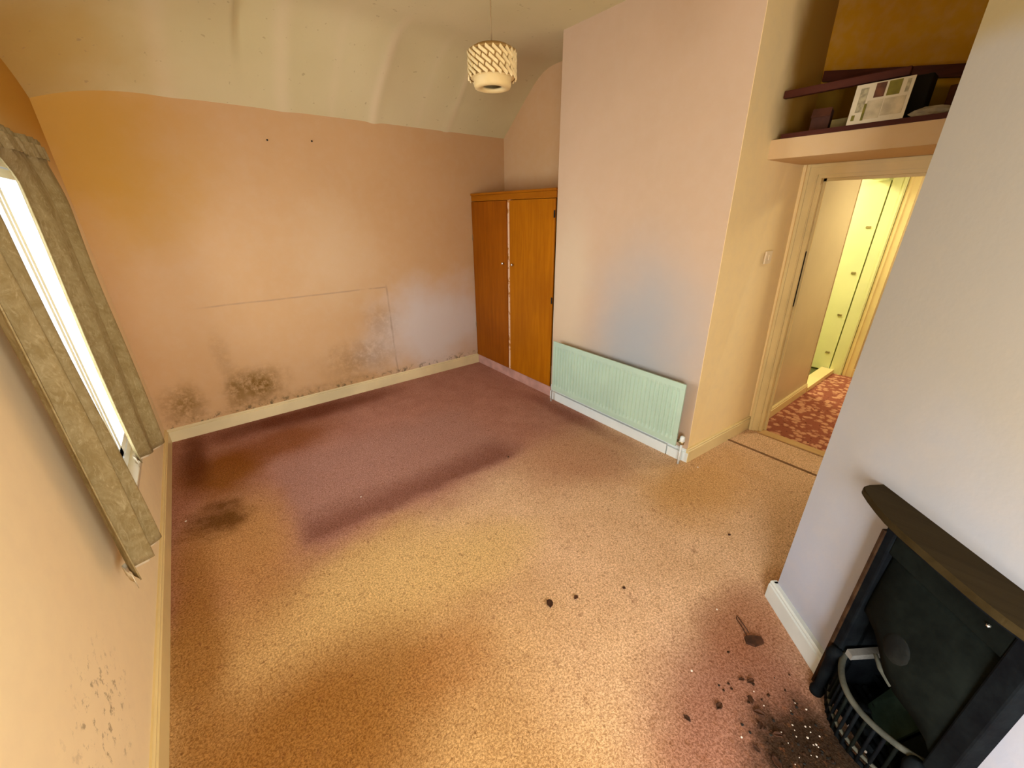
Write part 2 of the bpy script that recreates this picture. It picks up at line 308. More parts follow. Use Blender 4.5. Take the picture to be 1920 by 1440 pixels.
# ------------------------------------------------------------------ mesh helpers
def link(name, bm, mat, parent=None, smooth=False):
    me = bpy.data.meshes.new(name); bmesh.ops.recalc_face_normals(bm, faces=bm.faces)
    bm.to_mesh(me); bm.free(); me.materials.append(mat)
    if smooth: me.polygons.foreach_set('use_smooth', [True]*len(me.polygons))
    o = bpy.data.objects.new(name, me); C.objects.link(o)
    if parent: o.parent = parent
    return o
def prism(bm, pts, vec):
    """closed prism: polygon pts (3-D) swept along vec"""
    a = [bm.verts.new(p) for p in pts]; b = [bm.verts.new(Vector(p)+Vector(vec)) for p in pts]; n = len(a)
    bm.faces.new(a); bm.faces.new(b[::-1])
    for i in range(n): bm.faces.new((a[i], a[(i+1) % n], b[(i+1) % n], b[i]))
def box(bm, x0, x1, y0, y1, z0, z1, M=None, bev=0.0):
    vs = [Vector((x, y, z)) for z in (z0, z1) for x, y in ((x0, y0), (x1, y0), (x1, y1), (x0, y1))]
    if M is not None: vs = [M @ v for v in vs]
    v = [bm.verts.new(p) for p in vs]
    fs = [bm.faces.new([v[i] for i in q]) for q in ((3, 2, 1, 0), (4, 5, 6, 7), (0, 1, 5, 4), (1, 2, 6, 5), (2, 3, 7, 6), (3, 0, 4, 7))]
    if bev:
        es = {e for f in fs for e in f.edges}
        bmesh.ops.bevel(bm, geom=list(es), offset=bev, segments=2, affect='EDGES', profile=0.5)
def bx(*a, M=None, bev=0.0):
    bm = bmesh.new(); box(bm, *a, M=M, bev=bev); return bm
def tube(bm, pts, r, seg=8, closed=False):
    pts = [Vector(p) for p in pts]; rings = []
    n = len(pts)
    for i, p in enumerate(pts):
        t = (pts[min(i+1, n-1)] - pts[max(i-1, 0)]).normalized()
        a = t.orthogonal().normalized() if i == 0 else (rings_a - t*rings_a.dot(t)).normalized()
        rings_a = a; b = t.cross(a); rr = r[i] if isinstance(r, (list, tuple)) else r
        rings.append([bm.verts.new(p + (a*math.cos(k*2*PI/seg) + b*math.sin(k*2*PI/seg))*rr) for k in range(seg)])
    for i in range(n-1):
        for k in range(seg):
            bm.faces.new((rings[i][k], rings[i][(k+1) % seg], rings[i+1][(k+1) % seg], rings[i+1][k]))
    bm.faces.new(rings[0][::-1]); bm.faces.new(rings[-1])
def lathe(bm, prof, seg=32, M=None):
    rings = []
    for r, z in prof:
        rr = max(r, 1e-4)
        rings.append([bm.verts.new((M or Matrix()) @ Vector((rr*math.cos(k*2*PI/seg), rr*math.sin(k*2*PI/seg), z))) for k in range(seg)])
    for i in range(len(rings)-1):
        for k in range(seg):
            bm.faces.new((rings[i][k], rings[i][(k+1) % seg], rings[i+1][(k+1) % seg], rings[i+1][k]))
def struct(name, bm, mat, parent=None, smooth=False):
    o = link(name, bm, mat, parent, smooth)
    if parent is None: o['kind'] = 'structure'
    return o
def tag(o, label, cat, group=None):
    o['label'] = label; o['category'] = cat
    if group: o['group'] = group
    return o
def thing(name, label, cat, loc=(0, 0, 0), rz=0.0, group=None):
    o = bpy.data.objects.new(name, None); C.objects.link(o); o.location = loc; o.rotation_euler = (0, 0, rz)
    o.empty_display_size = 0.1
    return tag(o, label, cat, group)
def at(o, parent, loc):       # child keeps world-metre mesh while its parent Empty sits at loc
    o.matrix_parent_inverse = Matrix.Translation(Vector(loc)).inverted(); return o

# ------------------------------------------------------------------ the room shell (metres; camera above the origin)
XL, YB, XF, XA, XD, YR, HC = -0.509, 4.03, 2.602, 3.056, 3.505, -2.2, 3.0
WY0, WY1, WZ0, WZ1 = 1.95, 3.50, 0.50, 2.00         # side window opening
DY0, DY1, DZ = 0.25, 1.038, 1.98                    # doorway
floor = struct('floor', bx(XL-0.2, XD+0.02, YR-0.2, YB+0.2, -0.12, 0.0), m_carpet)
struct('wall_back', bx(XL-0.2, XD+0.2, YB, YB+0.2, 0, 3.1), m_wall_back)
bm = bmesh.new()
box(bm, XL-0.1, XL, YR, -1.65, 0, 3.1); box(bm, XL-0.1, XL, -0.45, WY0, 0, 3.1); box(bm, XL-0.1, XL, WY1, YB, 0, 3.1)
box(bm, XL-0.1, XL, -1.65, -0.45, 0, WZ0); box(bm, XL-0.1, XL, -1.65, -0.45, WZ1, 3.1)
box(bm, XL-0.1, XL, WY0, WY1, 0, WZ0); box(bm, XL-0.1, XL, WY0, WY1, WZ1, 3.1)
struct('wall_left', bm, m_wall_left)
bm = bmesh.new()
box(bm, XL-0.2, 0.30, YR-0.2, YR, 0, 3.1); box(bm, 1.70, XD+0.2, YR-0.2, YR, 0, 3.1)
box(bm, 0.30, 1.70, YR-0.2, YR, 0, 0.8); box(bm, 0.30, 1.70, YR-0.2, YR, 2.1, 3.1)
struct('wall_rear', bm, m_wall_plain)
# radiator breast: face along Y, return wall a little off square and leaning
def rety(x, z): return 1.185 - 0.066*(x-XF) + (0.017+0.016*(x-XF)/0.9)*z
bm = bmesh.new()
lo = [(XF, rety(XF, 0)+0.0008, 0), (XF, 2.683, 0), (XF+0.08, 2.683, 0), (XF+0.08, rety(XF+0.08, 0)+0.02, 0)]
hi = [(XF, rety(XF, 3.1)+0.0008, 3.1), (XF, 2.683, 3.1), (XF+0.08, 2.683, 3.1), (XF+0.08, rety(XF+0.08, 3.1)+0.02, 3.1)]
def hexa(bm, lo, hi):
    a = [bm.verts.new(p) for p in lo]; b = [bm.verts.new(p) for p in hi]
    bm.faces.new(a[::-1]); bm.faces.new(b)
    for i in range(4): bm.faces.new((a[i], a[(i+1) % 4], b[(i+1) % 4], b[i]))
hexa(bm, lo, hi); struct('wall_breast', bm, m_wall_breast)
bm = bmesh.new()
e = 0.0004
lo = [(XF+e, rety(XF, 0), 0), (3.62, rety(3.62, 0), 0), (3.62, rety(3.62, 0)+0.1, 0), (XF+e, rety(XF, 0)+0.1, 0)]
hi = [(XF+e, rety(XF, 3.1), 3.1), (3.62, rety(3.62, 3.1), 3.1), (3.62, rety(3.62, 3.1)+0.1, 3.1), (XF+e, rety(XF, 3.1)+0.1, 3.1)]
for q in (lo, hi):
    for i in (0, 1): q[i] = (q[i][0], q[i][1]-0.0015, q[i][2])
hexa(bm, lo, hi); struct('wall_return', bm, m_wall_return)
struct('wall_alcove', bx(XA, XA+0.1, 2.6, YB+0.05, 0, 3.1), m_wall_plain)
struct('wall_alcove_side', bx(XF+0.08, XA+0.1, 2.583, 2.683, 0, 3.1), m_wall_plain)
bm = bmesh.new()
box(bm, XD, XD+0.1, YR, DY0, 0, 3.1); box(bm, XD, XD+0.1, DY1+0.058, 1.3, 0, 3.1); box(bm, XD, XD+0.1, DY0, DY1+0.058, DZ, 2.16)
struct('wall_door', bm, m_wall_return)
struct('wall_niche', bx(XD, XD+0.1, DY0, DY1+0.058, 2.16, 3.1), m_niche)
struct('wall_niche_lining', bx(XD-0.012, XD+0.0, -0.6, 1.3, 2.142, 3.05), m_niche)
# bulkhead over the doorway, its top open as a deep shelf
bm = bmesh.new(); box(bm, 2.955, XD-0.0125, -0.65, 1.25, 2.04, 2.144); struct('wall_bulkhead', bm, m_bulk)
# ceiling: slopes at the back and the window side that round into the flat
def smin(a, b, k): 
    h = max(k-abs(a-b), 0)/k; return min(a, b) - h*h*k*0.25
def ceil_z(x, y):
    zb = 2.5 + 0.79*(YB-y); zl = 2.53 + 0.80*(x-XL)
    z = smin(zb, HC, 0.16); z = smin(z, smin(zl, HC, 0.3), 0.45 if x < 0.6 else 0.05)
    if y > 3.2:
        for x0, wd, a in ((0.18, 0.10, .006), (0.87, 0.09, .007), (1.60, 0.05, .012), (2.33, 0.04, .008)):
            z -= a*math.exp(-((x-x0)/wd)**2)*min(1, (y-3.2)/0.3)
    return z
bm = bmesh.new()
xs = [XL-0.02 + i*(XD+0.04-XL)/150 for i in range(151)]
ys = [YR-0.02 + i*(2.6-YR)/24 for i in range(24)] + [2.58 + i*(YB+0.02-2.58)/60 for i in range(61)]
g = [[bm.verts.new((x, y, ceil_z(x, y))) for y in ys] for x in xs]
for i in range(len(xs)-1):
    for j in range(len(ys)-1): bm.faces.new((g[i][j], g[i+1][j], g[i+1][j+1], g[i][j+1]))
t_ = [[bm.verts.new((x, y, 3.25)) for y in (ys[0], ys[-1])] for x in (xs[0], xs[-1])]
bm.faces.new((t_[0][0], t_[0][1], t_[1][1], t_[1][0]))
struct('ceiling', bm, m_ceil, smooth=True)
struct('roof_board', bx(XL-0.25, XD+0.3, YR-0.25, YB+0.25, 3.1, 3.2), m_niche)
# diagonal fireplace breast
FC = Vector((1.8451, 0.2910, 0)); FD = Vector((-0.64279, -0.76604, 0)); FN = Vector((-0.76604, 0.64279, 0))
FM = Matrix(((FD.x, FN.x, 0, FC.x), (FD.y, FN.y, 0, FC.y), (0, 0, 1, 0), (0, 0, 0, 1)))   # local: u along wall, v out of wall, z
U0, U1, UL = 0.383, 0.802, 1.185
bm = bmesh.new()
box(bm, 0, U0+0.018, -0.35, 0, 0, 3.1, M=FM); box(bm, U1-0.042, UL, -0.35, 0, 0, 3.1, M=FM); box(bm, U0+0.018, U1-0.042, -0.35, 0, 0.80, 3.1, M=FM)
box(bm, 0, UL, -1.6, -0.35, 0, 3.1, M=FM)
struct('wall_fireplace', bm, m_wall_fire)

# ------------------------------------------------------------------ skirtings
def skirt(name, p, q, n, h=0.105, t=0.016, mat=None):
    """skirting from p to q on the floor, standing t out along n: board with a bead on its top"""
    p, q, n = Vector((*p, 0)), Vector((*q, 0)), Vector((*n, 0)).normalized()
    bm = bmesh.new(); Z = Vector((0, 0, 1)); n0 = -n*0.004
    prof = [n0, n*t, n*t+Z*(h-0.022), n*(t-0.007)+Z*(h-0.018), n*(t-0.004)+Z*(h-0.013), n*(t-0.004)+Z*(h-0.006), n*(t-0.009)+Z*(h-0.003), n*(t-0.011)+Z*h, n0+Z*h]
    prism(bm, [p+c for c in prof], q-p)
    return struct(name, bm, mat or m_cream)
skirt('baseboard_back', (XL, YB), (XF+0.02, YB), (0, -1), 0.115, mat=m_bbb)
skirt('baseboard_left', (XL, YR), (XL, YB), (1, 0), 0.12, 0.018)
skirt('baseboard_radiator', (XF, rety(XF, 0)-0.014), (XF, 2.66), (-1, 0), 0.10, 0.014, mat=m_radw)
skirt('baseboard_return', (XF-0.012, rety(XF, 0)), (XD-0.002, rety(XD, 0)), (-0.066, -1), 0.115, 0.018)
a, b = FM @ Vector((-0.014, 0, 0)), FM @ Vector((U0-0.012, 0, 0)); skirt('baseboard_fireplace', (a.x, a.y), (b.x, b.y), (FN.x, FN.y), 0.105, 0.03, m_bbf)
a, b = FM @ Vector((0, -1.4, 0)), FM @ Vector((0, 0.014, 0)); skirt('baseboard_breast_side', (a.x, a.y), (b.x, b.y), (-FD.x, -FD.y), 0.105, 0.018, m_creamw)
a, b = FM @ Vector((U1+0.012, 0, 0)), FM @ Vector((UL, 0, 0)); skirt('baseboard_fireplace_right', (a.x, a.y), (b.x, b.y), (FN.x, FN.y), 0.105, 0.03, m_creamw)

# ------------------------------------------------------------------ side window
wr = struct('window_1', bx(XL-0.085, XL-0.03, WY0, WY0+0.05, WZ0, WZ1), m_white)
bm = bmesh.new()
box(bm, XL-0.085, XL-0.03, WY1-0.05, WY1, WZ0, WZ1); box(bm, XL-0.085, XL-0.03, WY0, WY1, WZ1-0.05, WZ1); box(bm, XL-0.085, XL-0.03, WY0, WY1, WZ0, WZ0+0.05)
link('frame', bm, m_white, wr)
bm = bmesh.new()
for y0, y1 in ((WY0+0.055, 2.715), (2.735, WY1-0.055)):
    box(bm, XL-0.08, XL-0.035, y0, y0+0.04, WZ0+0.055, WZ1-0.055); box(bm, XL-0.08, XL-0.035, y1-0.04, y1, WZ0+0.055, WZ1-0.055)
    box(bm, XL-0.08, XL-0.035, y0, y1, WZ0+0.055, WZ0+0.095); box(bm, XL-0.08, XL-0.035, y0, y1, WZ1-0.095, WZ1-0.055)
link('sash', bm, m_white, wr)
for y0, y1 in ((WY0+0.095, 2.675), (2.775, WY1-0.095)):
    link('pane', bx(XL-0.060, XL-0.055, y0, y1, WZ0+0.095, WZ1-0.095), m_glass, wr)
link('sill', bx(XL-0.05, XL+0.022, WY0-0.03, WY1+0.03, WZ0-0.022, WZ0+0.004, bev=0.004), m_creamw, wr)
# rear window added for fill light, unseen behind the viewer
w2 = struct('added_window_2', bx(0.30, 1.70, YR-0.10, YR-0.05, 0.8, 0.86), m_white)
bm = bmesh.new(); box(bm, 0.30, 1.70, YR-0.10, YR-0.05, 2.04, 2.1); box(bm, 0.30, 0.36, YR-0.10, YR-0.05, 0.86, 2.04); box(bm, 1.64, 1.70, YR-0.10, YR-0.05, 0.86, 2.04); box(bm, 0.97, 1.03, YR-0.10, YR-0.05, 0.86, 2.04)
link('frame', bm, m_white, w2)  # frame of the added rear window
for x0, x1 in ((0.36, 0.97), (1.03, 1.64)): link('pane', bx(x0, x1, YR-0.078, YR-0.072, 0.86, 2.04), m_glass, w2)  # panes of the added rear window
w3 = struct('added_window_3', bx(XL-0.085, XL-0.03, -1.65, -0.45, WZ0, WZ0+0.06), m_white)  # added unseen side window, an opening for the fill light
bm = bmesh.new(); box(bm, XL-0.085, XL-0.03, -1.65, -0.45, WZ1-0.06, WZ1); box(bm, XL-0.085, XL-0.03, -1.65, -1.59, WZ0+0.06, WZ1-0.06); box(bm, XL-0.085, XL-0.03, -0.51, -0.45, WZ0+0.06, WZ1-0.06); box(bm, XL-0.085, XL-0.03, -1.08, -1.02, WZ0+0.06, WZ1-0.06)
link('frame', bm, m_white, w3)  # frame of the added side window
for y0, y1 in ((-1.59, -1.08), (-1.02, -0.51)): link('pane', bx(XL-0.060, XL-0.055, y0, y1, WZ0+0.06, WZ1-0.06), m_glass, w3)  # panes of the added side window

# ------------------------------------------------------------------ doorway and landing beyond
d1 = struct('door_1', bx(XD-0.004, XD+0.104, DY1-0.028, DY1+0.002, 0, DZ), m_cream)                 # left lining of the frame
bm = bmesh.new(); box(bm, XD-0.004, XD+0.104, DY0, DY0+0.028, 0, DZ); link('lining', bm, m_cream, d1)
link('head', bx(XD-0.0035, XD+0.1035, DY0+0.02, DY1-0.02, DZ-0.0285, DZ+0.002), m_cream, d1)
def arch(y0, y1, z0, z1):
    bm = bmesh.new(); box(bm, XD-0.016, XD+0.001, y0, y1, z0, z1); return bm
bm = arch(DY1-0.006, DY1+0.066, 0, DZ+0.06); box(bm, XD-0.024, XD-0.0165, DY1+0.044, DY1+0.064, 0, DZ+0.058); box(bm, XD-0.021, XD-0.0165, DY1+0.0, DY1+0.012, 0, DZ-0.01)
link('architrave', bm, m_cream, d1)
bm = arch(DY0-0.066, DY0+0.006, 0, DZ+0.06); link('architrave', bm, m_cream, d1)
bm = arch(DY0+0.0062, DY1-0.0062, DZ-0.006, DZ+0.06); box(bm, XD-0.024, XD-0.0165, DY0-0.06, DY1+0.0435, DZ+0.040, DZ+0.0575)
link('architrave', bm, m_cream, d1)
bm = bmesh.new(); box(bm, XD+0.05, XD+0.065, DY1-0.045, DY1-0.027, 0, DZ-0.028); box(bm, XD+0.05, XD+0.065, DY0, DY1, DZ-0.045, DZ-0.027)
link('door_stop', bm, m_cream, d1)
link('keep_slot', bx(XD+0.030, XD+0.046, DY1-0.0305, DY1-0.026, 1.08, 1.48), m_dark, d1)
for o in [d1]+list(d1.children):
    for v in o.data.vertices: v.co.y += 0.030*v.co.z
struct('trim_1', bx(XD-0.03, XD+0.055, DY0, DY1+0.02, 0, 0.012, bev=0.004), m_thr)
bm = bmesh.new()
prism(bm, [(3.150, -0.25, 0), (3.176, -0.25, 0), (3.170, -0.25, 0.005), (3.156, -0.25, 0.005)], (0.008, 1.38, 0)); struct('trim_2', bm, plain('brown_carpet_tape', (0.20, 0.10, 0.045), 0.2, 12, 0.8))
struct('floor_landing', bx(XD+0.02, 5.75, -1.2, 1.086, -0.12, 0.004), m_hall_carpet)
HY = 1.086; HX1 = 4.74; HX2 = 5.56
bm = bx(XD+0.1, HX1, HY, HY+0.1, 0, 2.6)
for v in bm.verts: v.co.y += 0.030*v.co.z
struct('wall_landing_left', bm, m_hallwall)
struct('wall_landing_lintel', bx(HX1, 5.75, HY, HY+0.1, 2.06, 2.6), m_hallwall)
struct('wall_landing_end', bx(5.63, 5.75, -1.2, HY, 0, 2.6), m_hallwall)
struct('wall_landing_right', bx(XD+0.1, 5.75, -1.3, -1.2, 0, 2.6), m_hallwall)
struct('ceiling_landing', bx(XD+0.1, 6.0, -1.3, 3.1, 2.4, 2.5), m_cream)
skirt('baseboard_landing', (XD+0.10, HY), (HX1, HY), (0, -1), 0.10, 0.018)
skirt('baseboard_landing_end', (5.63, -1.2), (5.63, 0.90), (-1, 0), 0.10, 0.018)
# side doorway of the landing, lit yellow
d2 = struct('door_2', bx(HX1-0.01, HX1+0.006, HY-0.004, HY+0.1, 0, 2.06), m_hallwall)
link('door_sill', bx(HX1+0.02, 5.60, HY-0.02, HY+0.1, 0, 0.05), m_cream, d2)
link('head', bx(HX1+0.02, 5.60, HY-0.012, HY+0.1, 2.03, 2.07), m_yellow, d2)
for o in [d2]+list(d2.children):
    for v in o.data.vertices: v.co.y += 0.030*v.co.z
struct('floor_side_room', bx(HX1-0.6, 5.8, HY+0.1, 3.1, -0.12, 0.0), m_green)
struct('wall_side_room_end', bx(5.66, 5.8, HY, 3.1, 0, 2.5), m_yellow)
struct('wall_side_room_back', bx(HX1-0.7, 5.8, 3.1, 3.2, 0, 2.5), m_yellow)
struct('wall_side_room_left', bx(HX1-0.7, HX1-0.6, HY+0.1, 3.1, 0, 2.5), m_yellow)
cd_ = struct('door_3', bx(5.615, 5.655, HY+0.035, 1.80, 0.02, 2.02), m_yellow)
for z in (0.22, 0.66, 1.12, 1.58):
    link('hinge', bx(5.606, 5.616, 1.16, 1.20, z, z+0.022, bev=0.003), m_brass, cd_)
bm = bmesh.new(); box(bm, 5.60, 5.63, 0.99, HY+0.02, 0, 2.06); box(bm, 5.592, 5.602, 1.0, 1.02, 0, 2.05); struct('trim_3', bm, m_yellow)
bm = bmesh.new(); box(bm, 5.605, 5.63, 0.90, 0.985, 0, 2.10); box(bm, 5.597, 5.607, 0.955, 0.975, 0, 2.09); box(bm, 5.605, 5.63, 0.985, HY, 2.06, 2.10); struct('trim_4', bm, m_cream)

# ------------------------------------------------------------------ curtains at the side window
def smooth01(t): t = max(0, min(1, t)); return t*t*(3-2*t)
def curtain(name, label, y0, y1, off0, off1, folds, z0, z1, amp, spread, seed, flare=0.0, near=False, group='curtains at the side window'):
    """a drawn-back curtain: closed pleated ribbon; off0 -> off1 its distance from the wall from y0 to y1"""
    rnd = random.Random(seed); t = thing(name, label, 'curtain', (XL+off0, (y0+y1)/2, z0), group=group)
    NU, NZ = 90, 46; ph = [rnd.uniform(0, 6.28) for _ in range(6)]
    def pt(u, v, d):
        z = z0 + (z1-z0)*v
        top = smooth01((v-0.80)/0.20)
        ya = y0 - spread*smooth01((v-0.86)/0.14); yb = y1 + flare*smooth01((v-0.5)/0.5)
        y = ya + (yb-ya)*u
        off = off0 + (off1-off0)*smooth01(u*1.15) * (1-0.35*top)
        a = amp*(1-0.45*top)*(0.55+0.45*math.sin(u*PI)) 
        off += a*math.sin(u*folds*2*PI + ph[0] + 0.25*math.sin(v*3+ph[1])) + 0.3*a*math.sin(u*folds*4*PI+ph[2]+v*1.3)
        off += 0.006*math.sin(v*5+u*4+ph[4])
        if v > 0.93: off += 0.006*math.sin(u*folds*9*PI+ph[3])*smooth01((v-0.93)/0.03)
        y += 0.012*math.sin(v*4+ph[5]+u*2)
        z -= 0.012*math.sin(u*7+ph[1])*(1-v)
        return Vector((XL+max(off, 0.018)+d, y, z))
    bm = bmesh.new()
    A = [[bm.verts.new(pt(i/NU, j/NZ, 0.0)) for j in range(NZ+1)] for i in range(NU+1)]
    for i in range(NU):
        for j in range(NZ): bm.faces.new((A[i][j], A[i+1][j], A[i+1][j+1], A[i][j+1]))
    # return of the cloth at both edges towards the wall
    for i, s in ((NU, 1),):
        col = [bm.verts.new(pt(i/NU, j/NZ, 0) + Vector((-min(0.05, pt(i/NU, j/NZ, 0).x-XL-0.006), s*0.012, 0))) for j in range(NZ+1)]
        for j in range(NZ):
            q = (A[i][j], A[i][j+1], col[j+1], col[j]); bm.faces.new(q if s > 0 else q[::-1])
    o = at(link('cloth', bm, m_curtain, t, True), t, t.location)
    md = o.modifiers.new('thick', 'SOLIDIFY'); md.thickness = 0.004
    # heading tape with its dense little pleats
    bm = bmesh.new(); zt0, zt1 = z1-0.085, z1-0.03; N = 160
    rows = [[bm.verts.new(pt(k/N, (zz-z0)/(z1-z0), 0.006+0.007*abs(math.sin(k*PI*folds*6/N)))) for k in range(N+1)] for zz in (zt0, (zt0+zt1)/2, zt1)]
    for a in range(2):
        for k in range(N): bm.faces.new((rows[a][k], rows[a][k+1], rows[a+1][k+1], rows[a+1][k]))
    at(link('heading_pleats', bm, m_curtain, t, True), t, t.location)
    # cream lining hanging a little lower behind the cloth
    bm = bmesh.new(); V = []
    for i in range(31):
        p = pt(i/30, 0, 0); V.append([bm.verts.new((max(XL+0.008, p.x-0.016), p.y, p.z+dz)) for dz in (-0.012-0.02*(i == 0)-0.02*(i == 30), 0.03)])
    for i in range(30): bm.faces.new((V[i][0], V[i+1][0], V[i+1][1], V[i][1]))
    l = at(link('lining', bm, m_lining, t, True), t, t.location); l['label'] = 'cream lining showing below the hem'
    md = l.modifiers.new('thick', 'SOLIDIFY'); md.thickness = 0.002
    return t
curtain('curtain', 'olive floral curtain nearer the viewer, covering the near half of the side window', 1.665, 1.93, 0.068, 0.104, 2.3, 0.52, 2.02, 0.025, 0.0, 3, near=True)
curtain('curtain', 'olive floral curtain on the far side of the side window, by the back wall', 2.65, 2.94, 0.038, 0.112, 2.2, 0.52, 2.08, 0.019, 0.30, 11, 0.22)
t = thing('curtain_rail', 'white curtain rail above the side window behind the curtain headings', 'curtain rail', (XL, 2.5, 2.06))
at(link('track', bx(XL+0.002, XL+0.008, 1.62, 3.58, 2.088, 2.106, bev=0.002), m_white, t), t, t.location)
for y in (1.75, 2.3, 3.5): at(link('bracket', bx(XL-0.002, XL+0.008, y-0.012, y+0.012, 2.10, 2.12), m_white, t), t, t.location)

# ------------------------------------------------------------------ built-in cupboard in the alcove
L = (XF, 3.35, 0); t = thing('cupboard', 'orange varnished two-door cupboard built into the alcove beside the radiator', 'cupboard', L)
P = lambda n, bm, m, p=t: at(link(n, bm, m, p), t, L)
Y0, Y1 = 2.69, YB-0.006
bm = bmesh.new(); box(bm, XF+0.03, XA-0.004, Y0, Y0+0.02, 0.1, 1.92); box(bm, XF+0.03, XA-0.004, Y1-0.02, Y1, 0.1, 1.92); box(bm, XA-0.02, XA-0.004, Y0, Y1, 0.1, 1.92)
P('carcass', bm, m_wood)
P('top_board', bx(XF-0.018, XA-0.004, Y0-0.006+0.002, Y1, 1.925, 1.945, bev=0.003), m_woodh)
P('top_rail', bx(XF-0.008, XF+0.03, Y0, Y1, 1.868, 1.925, bev=0.003), m_woodh)
P('plinth', bx(XF-0.002, XF+0.03, Y0, Y1, 0.0, 0.105), m_pinkp)
P('centre_strip', bx(XF+0.002, XF+0.03, 3.335, 3.395, 0.105, 1.868), m_strip)
for a, b, ky in ((Y0+0.006, 3.342, 3.285), (3.388, Y1-0.004, 3.445)):
    dr = P('door', bx(XF-0.012, XF+0.004, a, b, 0.112, 1.864, bev=0.002), m_wood if a < 3 else m_wood_shaded)
    bm = bmesh.new(); R = Matrix.Translation((XF-0.012, ky, 1.265)) @ Matrix.Rotation(-PI/2, 4, 'Y')
    lathe(bm, [(0, 0), (0.006, 0), (0.006, 0.008), (0.013, 0.014), (0.014, 0.021), (0.008, 0.026), (0, 0.027)], 14, R)
    o = link('knob', bm, m_chrome, dr, True); o.matrix_parent_inverse = dr.matrix_parent_inverse.copy(); o.matrix_parent_inverse = Matrix(); o['label'] = 'small dull metal knob'
    for z in (0.99, 1.74) if a < 3 else (0.5, 1.5):
        yy = a if a < 3 else b
        o = link('hinge', bx(XF-0.016, XF-0.011, yy-0.004 if a < 3 else yy-0.012, yy+0.012 if a < 3 else yy+0.003, z-0.03, z+0.03), m_dark if a < 3 else m_brass, dr); o.matrix_parent_inverse = Matrix()

# ------------------------------------------------------------------ radiator
L = (XF-0.09, 1.89, 0.15); t = thing('radiator', 'pale green-white panel radiator under the pink wall', 'radiator', L)
P = lambda n, bm, m, p=t, s=False: at(link(n, bm, m, p, s), t, L)
RY0, RY1, RZ0, RZ1, RX = 1.235, 2.565, 0.15, 0.645, XF-0.102
NF = 36; bm = bmesh.new(); prof = []
pw = (RY1-RY0-0.05)/NF
for i in range(NF):
    y = RY0+0.025+i*pw
    prof += [(y, 0.0), (y+pw*0.30, 0.0), (y+pw*0.45, 0.008), (y+pw*0.85, 0.008)]
prof += [(RY1-0.025, 0.0)]
zs = [(RZ0+0.04, 0), (RZ0+0.07, 1), (RZ1-0.07, 1), (RZ1-0.04, 0)]
gr = [[bm.verts.new((RX+d*k, y, z)) for z, k in zs] for y, d in prof]
for i in range(len(gr)-1):
    for j in range(3): bm.faces.new((gr[i][j], gr[i+1][j], gr[i+1][j+1], gr[i][j+1]))
P('front_panel', bm, m_rad)
bm = bmesh.new()
box(bm, RX, RX+0.012, RY0, RY1, RZ0, RZ0+0.04); box(bm, RX, RX+0.012, RY0, RY1, RZ1-0.04, RZ1); box(bm, RX, RX+0.012, RY0, RY0+0.025, RZ0+0.0402, RZ1-0.0402); box(bm, RX, RX+0.012, RY1-0.025, RY1, RZ0+0.0402, RZ1-0.0402)
box(bm, RX+0.0122, RX+0.018, RY0+0.01, RY1-0.01, RZ0+0.01, RZ1-0.01)
P('seam_frame', bm, m_rad)
bm = bmesh.new()
for i in range(40):
    y = RY0+0.04+i*(RY1-RY0-0.08)/39; box(bm, RX+0.018, RX+0.058, y-0.002, y+0.002, RZ0+0.05, RZ1-0.03)
o = P('convector_fins', bm, m_radw); o['kind'] = 'stuff'
for y in (RY0+0.2, RY1-0.2): P('bracket', bx(RX+0.016, XF+0.004, y-0.02, y+0.02, RZ0+0.05, RZ1-0.06), m_radw)
bm = bmesh.new(); tube(bm, [(RX+0.03, RY0+0.01, RZ0+0.035), (RX+0.03, RY0-0.045, RZ0+0.035)], 0.011, 10)
v = P('valve', bm, m_brass, s=True)
bm = bmesh.new(); lathe(bm, [(0, 0), (0.017, 0), (0.019, 0.004), (0.018, 0.034), (0.012, 0.042), (0, 0.043)], 14, Matrix.Translation((RX+0.03, RY0-0.030, RZ0+0.045)))
o = link('valve_cap', bm, m_radw, v, True); o.matrix_parent_inverse = Matrix()
bm = bmesh.new(); lathe(bm, [(0.013, 0), (0.016, 0.002), (0.016, 0.018), (0.013, 0.02)], 8, Matrix.Translation((RX+0.03, RY0-0.030, RZ0+0.018)))
bm2 = bmesh.new(); tube(bm2, [(RX+0.03, RY0-0.030, RZ0+0.03), (RX+0.03, RY0-0.030, 0.0)], 0.008, 10); P('pipe', bm2, m_radw, s=True)
o = link('valve_nut', bm, m_brass, v); o.matrix_parent_inverse = Matrix()
bm = bmesh.new(); tube(bm, [(RX+0.03, RY1-0.01, RZ0+0.035), (RX+0.03, RY1+0.03, RZ0+0.035), (RX+0.03, RY1+0.035, 0.0)], 0.008, 10); P('pipe', bm, m_radw, s=True)
# white pipe box running below the radiator
t = thing('pipe_cover', 'white boxed-in pipe strip on the floor under the radiator', 'pipe cover', (XF-0.03, 1.9, 0))
at(link('cover_board', bx(XF-0.034, XF-0.0145, 1.34, 2.66, 0, 0.085, bev=0.003), m_radw, t), t, t.location)
at(link('cover_board', bx(XF-0.030, XF-0.0145, 1.215, 1.333, 0, 0.078, bev=0.003), m_radw, t), t, t.location)

